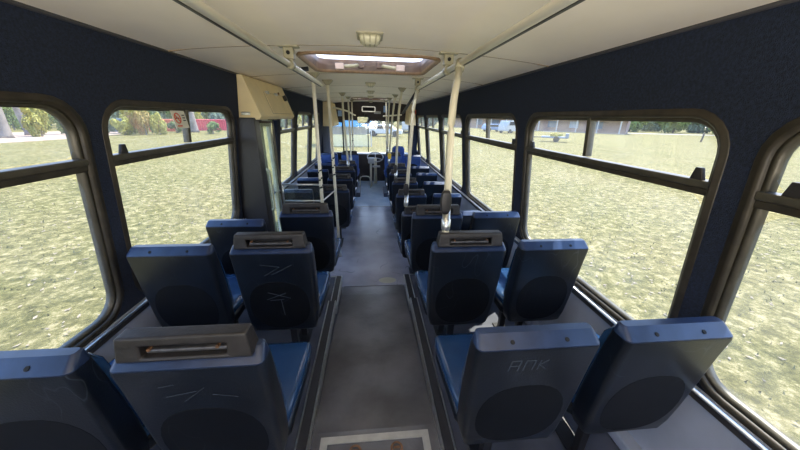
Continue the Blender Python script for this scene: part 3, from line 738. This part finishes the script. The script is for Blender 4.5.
r = root('steering_wheel', 'white-rimmed steering wheel on a pale column by the dash', 'steering wheel', (.10, 7.85, 0))
Tm = Matrix.Translation((0, 0, .72)) @ Matrix.Rotation(math.radians(-28), 4, 'X').inverted()
bm = bmesh.new(); tube(bm, [Tm @ Vector((math.cos(t)*.21, math.sin(t)*.21, 0)) for t in [2*math.pi*i/32 for i in range(33)]], .014, 8, cap=False); obj('rim', bm, M_white, r, smooth=True)
bm = bmesh.new()
for a in (90, 210, 330): tube(bm, [Tm @ Vector((0, 0, -.02)), Tm @ Vector((math.cos(math.radians(a))*.21, math.sin(math.radians(a))*.21, 0))], .010, 6)
obj('spokes', bm, M_alu, r, smooth=True)
obj('column', tube(bmesh.new(), [(0, 0, .70), (0, .10, 0)], [.035, .05], 12), M_cream, r, smooth=True)
tag(obj('entry_hoop', tube(bmesh.new(), smoothpts([(-.30, 7.35, 0), (-.30, 7.35, .30), (-.04, 7.35, .30), (-.04, 7.35, 0)]), .014), M_cream, smooth=True), 'low cream hoop rail on the floor in front of the dash', 'rail')
r = root('ticket_machine', 'pale ticket machine on a slim post beside the steering wheel', 'ticket machine', (-.02, 7.55, 0))
obj('post', tube(bmesh.new(), [(0, 0, 0), (0, 0, .62)], .028), M_cream, r, smooth=True)
obj('head', B(-.07, .09, -.06, .08, .60, .74), M_white, r, bevel=.015)
obj('tray', B(.04, .24, -.05, .05, .50, .54), M_white, r, bevel=.01)
r = root('driver_partition', 'waist-high dark partition beside the driver seat', 'partition', (.37, 7.2, 0))
obj('panel', B(-.012, .012, 0, .75, 0, .72), M_black, r, bevel=.004)
obj('top_rail', tube(bmesh.new(), [(0, 0, .735), (0, .75, .735)], .014), M_cream, r, smooth=True)

# engine access hatch in the aisle
r = root('floor_hatch', 'aluminium-framed access hatch in the aisle floor at the bottom edge', 'floor hatch', (0, .55, .262))
def fr(x0, x1, y0, y1, z0, z1): return B(x0, x1, y0, y1, z0, z1)
bm = bmesh.new(); W_ = .262
yb, yt = -.55, .425
z_ = lambda y: -.001-.0055*(y+.55)
loops = [(W_, yt, yb), (W_-.036, yt-.036, yb+.036)]
o4 = lambda w_, t, b, z: [(-w_, b, z), (w_, b, z), (w_, t, z), (-w_, t, z)]
vs1 = [bm.verts.new(p) for p in o4(W_, yt, yb, .004)]; vs2 = [bm.verts.new(p) for p in o4(W_-.034, yt-.034, yb+.034, .006)]
vs0 = [bm.verts.new(p) for p in o4(W_, yt, yb, -.02)]; vs3 = [bm.verts.new(p) for p in o4(W_-.034, yt-.034, yb+.034, -.004)]
for k in range(4):
    for A, Bq in ((vs0, vs1), (vs1, vs2), (vs2, vs3)): bm.faces.new((A[k], A[(k+1) % 4], Bq[(k+1) % 4], Bq[k]))
obj('frame', bm, mat('brushed_frame', (.50, .48, .44), .5, metal=.3, nscale=20, namt=.08), r)
obj('lid', B(-W_+.036, W_-.036, yb+.036, yt-.036, -.02, -.002), M_floor, r)
for x in (-.095, .10):
    bm = bmesh.new(); disc(bm, (x, .352, 0), .030, 'z', 20, .006); lk = obj('lock_ring', bm, M_rust, r, bevel=.001)
    bm = bmesh.new(); disc(bm, (x, .352, .003), .019, 'z', 16, .004); obj('lock_centre', bm, M_dark, lk)
    bm = bmesh.new(); box(bm, x-.014, x+.014, .347, .357, .004, .008); obj('key_slot', bm, M_rust, lk)

# floor stains and worn patch
tag(obj('worn_floor_patch', disc(bmesh.new(), (.16, 2.83, .001), .075, 'z', 20, .002, sx=1.3, sz=.8), mat('worn_patch', (.45, .42, .33), .6)), 'pale worn oval patch on the floor at the foot of ramp', 'floor patch')

# no-smoking sticker on second left window
r = root('no_smoking_sticker', 'white no-smoking sticker with red ring on upper left window pane', 'sticker', (-1.100, 1.885, 1.69), rz=math.radians(90)); r.scale = (.72, 1, .78)
T_ = Matrix.Rotation(math.radians(6.3), 4, 'X').inverted()
def flat(bm): 
    for v in bm.verts: v.co = T_ @ v.co
    return bm
obj('backing', flat(B(-.085, .085, -.002, 0, -.060, .062)), mat('aged_white_sticker', (.75, .72, .60), .5), r)
bm = bmesh.new(); tube(bm, [(-.030+math.cos(t)*.034, -.003, .010+math.sin(t)*.034) for t in [2*math.pi*i/24 for i in range(25)]], .004, 6, cap=False); tube(bm, [(-.055, -.003, .034), (-.006, -.003, -.014)], .004, 6)
obj('red_ring', flat(bm), M_red, r)
obj('cigarette', flat(B(-.052, -.010, -.0035, -.002, .006, .014)), M_black, r)
for z in (.03, .012, -.006): obj('print_line', flat(B(.035, .07, -.003, -.002, z-.004, z+.004)), M_black, r)
obj('print_line', flat(B(-.06, 0, -.003, -.002, -.048, -.038)), M_red, r)

# ---------------------------------------------------------------- outside
GZ = 1.73-2.42
M_grass = bpy.data.materials.new('dry_sunny_grass'); M_grass.use_nodes = True
nt = M_grass.node_tree; b = nt.nodes['Principled BSDF']; b.inputs['Roughness'].default_value = .95; b.inputs['Specular IOR Level'].default_value = .1
tcn = nt.nodes.new('ShaderNodeTexCoord')
def noise(sc, det=6, ro=.6):
    n = nt.nodes.new('ShaderNodeTexNoise'); n.inputs['Scale'].default_value = sc; n.inputs['Detail'].default_value = det; n.inputs['Roughness'].default_value = ro; nt.links.new(tcn.outputs['Object'], n.inputs['Vector']); return n
def ramp(src, stops):
    r_ = nt.nodes.new('ShaderNodeValToRGB'); nt.links.new(src, r_.inputs[0])
    while len(r_.color_ramp.elements) < len(stops): r_.color_ramp.elements.new(.5)
    for e, (p, c) in zip(r_.color_ramp.elements, stops): e.position = p; e.color = (*c, 1)
    return r_
n1 = noise(5.5, 10, .85); c1 = ramp(n1.outputs[0], [(.40, (.044, .041, .012)), (.47, (.112, .098, .030)), (.53, (.200, .168, .062)), (.60, (.42, .34, .18))])
n2 = noise(.35, 3); c2 = ramp(n2.outputs[0], [(.40, (.118, .108, .032)), (.62, (.21, .165, .076))])
mx = nt.nodes.new('ShaderNodeMix'); mx.data_type = 'RGBA'; mx.inputs[0].default_value = .25
nt.links.new(c1.outputs[0], mx.inputs[6]); nt.links.new(c2.outputs[0], mx.inputs[7]); nt.links.new(mx.outputs[2], b.inputs['Base Color'])
bp = nt.nodes.new('ShaderNodeBump'); bp.inputs['Strength'].default_value = .7; bp.inputs['Distance'].default_value = .05
nt.links.new(n1.outputs[0], bp.inputs['Height']); nt.links.new(bp.outputs[0], b.inputs['Normal'])
bm = bmesh.new(); bmesh.ops.create_grid(bm, x_segments=60, y_segments=60, size=220)
for v in bm.verts:
    v.co.z = GZ
obj('ground', bm, M_grass, kind='structure')
M_leaf = mat('fallen_leaf', (.30, .23, .15), .8)
bm = bmesh.new()
for i in range(5200):
    s = random.choice((-1, 1)); x = s*(1.6+random.random()**1.6*11); y = random.uniform(-3, 13); a = random.random()*6.28; l = random.uniform(.02, .045); zt_ = random.uniform(-.012, .012)
    dv = Vector((math.cos(a), math.sin(a), 0)); nv = Vector((-dv.y, dv.x, 0)); p = Vector((x, y, GZ+.015))
    bm.faces.new([bm.verts.new(p-dv*l), bm.verts.new(p+nv*l*.4+Vector((0, 0, zt_))), bm.verts.new(p+dv*l+Vector((0, 0, .01))), bm.verts.new(p-nv*l*.4)])
lv = tag(obj('fallen_leaves', bm, M_leaf), 'dry leaves scattered over the grass on both sides of the bus', 'leaves'); lv['kind'] = 'stuff'
# tufts
M_tuft = mat('grass_blades', (.11, .11, .035), .8, nscale=2, col2=(.22, .19, .09))
bm = bmesh.new()
for i in range(9000):
    s = random.choice((-1, 1)); x = s*(1.6+random.random()**1.4*10); y = random.uniform(-2.5, 12); a = random.random()*6.28; h = random.uniform(.02, .06)
    dv = Vector((math.cos(a), math.sin(a), 0))*random.uniform(.006, .014); p = Vector((x, y, GZ-.002)); tip = p+Vector((random.uniform(-.03, .03), random.uniform(-.03, .03), h))
    bm.faces.new([bm.verts.new(p-dv), bm.verts.new(p+dv), bm.verts.new(tip)])
g = tag(obj('grass_tufts', bm, M_tuft), 'short grass blades standing in the field around the bus', 'grass'); g['kind'] = 'stuff'

# dirt track strip on the right
M_dirt = mat('pale_dirt', (.36, .31, .25), .95, nscale=1, namt=.1)
trk = obj('ground_track', B(30, 150, 70, 74, GZ, GZ+.02, M=Matrix.Rotation(math.radians(-8), 4, 'Z')), M_dirt, kind='structure')
obj('ground_bare_patch', disc(bmesh.new(), (-33, 30, GZ+.01), 9, 'z', 24, .02, sx=.7, sz=1.3), mat('pinkish_bare_earth', (.34, .24, .18), .95, nscale=.8, namt=.15), kind='structure')

# trees and shrubs
def foliage(n, rx, ry, rz, c, lsz, squash=.6, lumps=14, seed=1):
    rnd = random.Random(seed); bm = bmesh.new(); L_ = []
    for i in range(lumps):
        t = rnd.random()*6.28; u = rnd.uniform(-.9, .9); q = math.sqrt(1-u*u)*rnd.uniform(.35, .75)
        L_.append((Vector((c[0]+math.cos(t)*q*rx, c[1]+math.sin(t)*q*ry, c[2]+u*rz*.7)), rnd.uniform(.28, .48)))
    for i in range(n):
        p0, k = L_[i % lumps]; d_ = Vector((rnd.gauss(0, 1), rnd.gauss(0, 1), rnd.gauss(0, 1))).normalized()*rnd.uniform(.7, 1.05)
        p = p0+Vector((d_.x*rx*k, d_.y*ry*k, d_.z*rz*k*1.1)); a = Vector((rnd.gauss(0, 1), rnd.gauss(0, 1), rnd.gauss(0, 1))).normalized(); b_ = a.cross(d_).normalized(); s = lsz*rnd.uniform(.6, 1.4)
        bm.faces.new([bm.verts.new(p+a*s), bm.verts.new(p+b_*s*.7), bm.verts.new(p-a*s), bm.verts.new(p-b_*s*.7)])
    return bm
fol = {'green': mat('green_foliage', (.10, .15, .04), .8, nscale=.6, col2=(.24, .30, .09)), 'yellow': mat('yellow_green_foliage', (.28, .28, .06), .8, nscale=.9, col2=(.50, .42, .10)),
       'blue': mat('hazy_eucalypt_foliage', (.14, .19, .13), .8, nscale=.5, col2=(.26, .31, .22)), 'rust': mat('rusty_orange_foliage', (.42, .20, .07), .8, nscale=.9, col2=(.34, .34, .10))}
M_bark = mat('pale_gum_bark', (.16, .13, .115), .9, nscale=1.2, col2=(.26, .22, .20), bump=.4, bscale=6)
def dirpos(az, dist): a = math.radians(az); return (math.sin(a)*dist, math.cos(a)*dist)
protos = {}
def tree(az, dist, h, w, kind, label, trunk_h=.35, group='trees beyond the field'):
    x, y = dirpos(az, dist); key = (kind, round(trunk_h, 2))
    if key not in protos:
        r = root('gum_tree', label, 'tree', (x, y, GZ), group=group)
        obj('crown', foliage(3600, .5, .5, .42, (0, 0, .40), .036, seed=hash(kind) % 50 if False else len(protos)+3), fol[kind], r)
        bm = tube(bmesh.new(), [(0, 0, 0), (.01, 0, .2), (-.01, .01, .5), (.02, 0, .8)], [.034, .024, .018, .006], 10)
        for a in (0, 2.1, 4.2): tube(bm, [(0, 0, .28), (math.cos(a)*.15, math.sin(a)*.15, .5), (math.cos(a)*.28, math.sin(a)*.28, .62)], [.012, .009, .004], 6)
        obj('trunk', bm, M_bark, r, smooth=True)
        protos[key] = r
    else:
        r = copy_tree(protos[key]); r['label'] = label; r.location = (x, y, GZ)
    r.scale = (w, w, h); r.rotation_euler = (0, 0, random.random()*6.28)
    return r
def shrub(az, dist, h, w, kind, label):
    x, y = dirpos(az, dist); key = ('shrub', kind)
    if key not in protos:
        r = root('shrub', label, 'shrub', (x, y, GZ), group='shrubs along the far edge of the field')
        obj('foliage', foliage(2600, .5, .5, .5, (0, 0, .42), .035, lumps=10, seed=len(protos)+20), fol[kind], r)
        obj('stem', tube(bmesh.new(), [(0, 0, 0), (0, 0, .5)], [.03, .01], 6), M_bark, r)
        protos[key] = r
    else:
        r = copy_tree(protos[key]); r['label'] = label; r.location = (x, y, GZ)
    r.scale = (w, w, h); r.rotation_euler = (0, 0, random.random()*6.28)
    return r
TL = 'hazy gum tree in the woodland seen through the left windows'
for i in range(20):
    az = -54+i*2.1; tree(az, (66, 75)[i % 2], random.uniform(8, 12), 4.4, ('blue', 'green', 'blue', 'yellow')[i % 4], 'woodland gum tree behind the field, through left windows', group='woodland trees left of the bus')
for i, (az, k, h) in enumerate(((-44.5, 'yellow', 3.4), (-42.5, 'green', 3.2), (-40.5, 'yellow', 3.6), (-38.6, 'blue', 3.2), (-37, 'yellow', 2.2), (-35.8, 'rust', 2.8), (-34.6, 'rust', 3.4), (-33.9, 'green', 3.2), (-33, 'yellow', 2.8), (-31, 'green', 1.5), (-26.3, 'green', 1.6))):
    shrub(az, (44, 47.5)[i % 2], h, 1.9, k, 'roadside shrub behind the field, through left windows')
for i in range(10):
    shrub(-49+i*2.6, 58.5, random.uniform(3.2, 4.6), 2.3, ('blue', 'green', 'yellow')[i % 3], 'roadside shrub behind the field, through left windows')
def trunk(az, dist, r0, h, label, lean=.04):
    x, y = dirpos(az, dist); r = root('tree_trunk', label, 'tree', (x, y, GZ))
    obj('bark', tube(bmesh.new(), [(0, 0, 0), (0, 0, .3), (lean*h*.15, 0, h*.15), (lean*h*.5, 0, h*.5), (lean*h, 0, h)], [r0*1.3, r0*1.08, r0, r0*.85, r0*.5], 14), M_bark, r, smooth=True)
    obj('crown', foliage(1500, 1.6, 1.6, 2.0, (lean*h, 0, h), .18, seed=5), fol['blue'], r)
trunk(-47.2, 43, .36, 11, 'thick pale gum trunk at the extreme left, through nearest left window')
trunk(-45.4, 47, .30, 12, 'second pale gum trunk leaning beside the thick one at far left', lean=-.08)
trunk(-28.7, 48, .42, 12, 'pale gum trunk in front of the red containers, through second left window', lean=-.05)
def container(az, dist, ln, h, m, label, rz):
    x, y = dirpos(az, dist); r = root('shipping_container', label, 'container', (x, y, GZ), rz=rz)
    bm = bmesh.new(); n = int(ln/.28); pts = []
    for i in range(n): pts += [(-ln/2+ln*(i+.0)/n, -1.2), (-ln/2+ln*(i+.4)/n, -1.2), (-ln/2+ln*(i+.5)/n, -1.15), (-ln/2+ln*(i+.9)/n, -1.15)]
    pts += [(ln/2, -1.2), (ln/2, 1.2), (-ln/2, 1.2)]
    loft(bm, [[(a, b_, z) for a, b_ in pts] for z in (.1, h-.1)]); obj('corrugated_wall', bm, m, r)
    bm = bmesh.new(); box(bm, -ln/2, ln/2, -1.22, 1.22, h-.12, h); box(bm, -ln/2, ln/2, -1.22, 1.22, 0, .12); obj('frame_rail', bm, m, r)
container(-32.0, 52, 3.8, 1.5, mat('orange_red_paint', (.60, .15, .08), .6, nscale=1, namt=.1), 'orange-red container, left one of two behind the shrubs', math.radians(30))
container(-25.9, 54, 6.0, 1.5, mat('crimson_paint', (.55, .07, .09), .6, nscale=1, namt=.1), 'crimson-red container, right one of two by the gum trunk', math.radians(28))
container(-36.8, 52, 1.9, 1.5, mat('slate_grey_paint', (.16, .20, .26), .6), 'small slate-grey shed among the shrubs, through second left window', math.radians(35))

for i in range(11):
    tree(42.5+i*2.5, (104, 116)[i % 2], random.uniform(7, 10), 7.4, ('green', 'blue')[i % 2], 'hedge-line tree beyond the field, through right windows', group='tree line right of the bus')
# long building, right
r = root('school_building', 'long low brick building with white verandah posts, through right windows', 'building', (46, 63, GZ), rz=math.radians(-46))
obj('wall', B(-34, 8, 2.5, 9, 0, 3.2), mat('hazy_brick', (.34, .25, .22), .9, nscale=.4, namt=.15), r)
bm = bmesh.new(); loft(bm, [[(-35, y, z), (9, y, z), (9, y, z+.25), (-35, y, z+.25)] for y, z in ((0, 2.7), (5.5, 4.2), (10, 3.0))]); obj('roof', bm, mat('grey_metal_roof', (.32, .34, .38), .5), r)
for i in range(11): obj('verandah_post', B(-33+i*4, -32.8+i*4, .1, .3, 0, 2.8), M_white, r)
for i in range(8): 
    wq = obj('window', B(-31+i*4.7, -29.2+i*4.7, 2.42, 2.52, .9, 2.3), mat('pale_blinds', (.35, .42, .50), .4) if i % 3 == 0 else bpy.data.materials['slate_grey_paint'], r)
obj('slab', B(-34, 8, -.3, 9, 0, .06), M_dirt, r)
# trailer
x, y = dirpos(33, 41)
r = root('utility_trailer', 'grey utility trailer loaded with cuttings, on grass before the brick building', 'trailer', (x, y, GZ), rz=math.radians(-35))
obj('tray', B(-1.7, 1.2, -.7, .7, .45, .62), bpy.data.materials['slate_grey_paint'], r, bevel=.03)
obj('side_gate', B(.9, 1.25, -.7, .7, .45, 1.0), bpy.data.materials['slate_grey_paint'], r, bevel=.03)
for s in (-.75, .75):
    bm = bmesh.new(); disc(bm, (0, s, .33), .33, 'y', 18, .18); obj('wheel', bm, M_black, r)
obj('drawbar', tube(bmesh.new(), [(-1.7, 0, .5), (-3.0, 0, .45)], .05), M_black, r)
cut = tag(obj('garden_cuttings', foliage(500, .9, .5, .25, (x-.2, y, GZ+.80), .09, seed=9), fol['yellow']), 'heap of garden cuttings lying in the grey trailer', 'cuttings'); cut['kind'] = 'stuff'
x, y = dirpos(50.6, 60); tag(obj('bollard', tube(bmesh.new(), [(x, y, GZ), (x+.1, y, GZ+1.25)], .11, 8), mat('dark_wood', (.10, .08, .06), .9), smooth=True), 'short dark leaning post on the grass, through right window', 'post')

# vehicles
def vehicle(name, label, cat, az, dist, rz, ln, wd, h, body, stripe=None, win=M_black, cab=None):
    x, y = dirpos(az, dist); r = root(name, label, cat, (x, y, GZ), rz=math.radians(rz))
    if cab is None:
        obj('body', loft(bmesh.new(), [[(px, s*wd/2*k, pz) for px, pz in rr2(-ln/2, ln/2, .4, h, .25, 4)] for s, k in ((-1, 1), (1, 1))]), body, r)
        n = max(3, int(ln/1.5))
        for i in range(n):
            a = -ln/2+.4+i*(ln-.8)/n
            for s in (-1, 1):
                obj('side_window', B(a+.06, a+(ln-.8)/n-.06, s*wd/2-.02, s*wd/2+.02, h*.55, h*.86), win, r)
    else:
        prof_ = [(-ln/2, .35), (ln/2, .35), (ln/2, h*.55), (ln*.30, h*.62), (ln*.16, h), (-ln*.40, h), (-ln/2, h*.62)]
        obj('body', loft(bmesh.new(), [[(px, s*wd/2, pz) for px, pz in prof_] for s in (-1, 1)]), body, r, bevel=.08)
        for s in (-1, 1):
            bm = loft(bmesh.new(), [[(px, s*(wd/2+d_), pz) for px, pz in ((-ln*.40, h*.64), (ln*.24, h*.64), (ln*.13, h*.93), (-ln*.36, h*.93))] for d_ in (-.02, .02)]); obj('side_window', bm, win, r)
    for px in (-ln*.32, ln*.32):
        for s in (-1, 1):
            bm = bmesh.new(); disc(bm, (px, s*wd*.46, .38), .38, 'y', 18, .25); obj('wheel', bm, M_black, r)
    if stripe: 
        bm = bmesh.new()
        for s in (-1, 1): box(bm, -ln/2+.1, ln/2-.1, *sorted((s*wd/2, s*(wd/2+.03))), .6, 1.0)
        obj('stripe', bm, stripe, r)
    return r
vehicle('car', 'white wagon parked far off, seen through the windscreen left of centre', 'car', -1.0, 46, 8, 4.6, 1.8, 1.65, M_white, cab=1)
vehicle('car', 'pale silver car parked right of centre beyond the windscreen', 'car', 2.6, 40, -12, 4.6, 1.8, 1.5, mat('silver_paint', (.55, .58, .62), .3, metal=.3), cab=1)
vehicle('van', 'white van far off seen through third right window', 'van', 25.5, 62, 30, 5.2, 2.0, 2.2, M_white, cab=1)
vehicle('car', 'blue-grey car beside the white van, through third right window', 'car', 22.5, 66, 10, 4.5, 1.8, 1.5, mat('blue_grey_paint', (.20, .28, .42), .3), cab=1)
vehicle('minibus', 'white minibus parked beyond the windscreen on the right', 'bus', 7.2, 52, 82, 7, 2.3, 2.8, M_white, stripe=M_blue)
x, y = dirpos(-4.7, 27)
r = root('market_stall', 'pale stall with bright blue roof edge beyond the windscreen on the left', 'stall', (x, y, GZ), rz=math.radians(5))
obj('roof', loft(bmesh.new(), [[(-2.4, yy, z), (2.2, yy, z), (2.2, yy, z+.1), (-2.4, yy, z+.1)] for yy, z in ((-1.5, 1.60), (-1.45, 2.15), (1.5, 2.2))]), M_blue, r)
for px in (-2.3, -.1, 2.1):
    for py in (-1.4, 1.4): obj('post', B(px-.04, px+.04, py-.04, py+.04, 0, 2.15), M_white, r)
obj('back_wall', B(-2.3, 2.1, 1.35, 1.4, 0, 2.1), M_white, r)
obj('counter', B(-2.2, 2.0, -1.3, -.8, 0, .95), mat('pale_yellow_board', (.70, .62, .35), .5), r)
for i in range(21):
    tree(-14+i*2.5, (98, 110)[i % 2]+(30 if i > 13 else 0), random.uniform(8, 12), 7.2, ('blue', 'green')[i % 2], 'hazy tree far beyond the front of the bus', group='trees beyond the front of the bus')
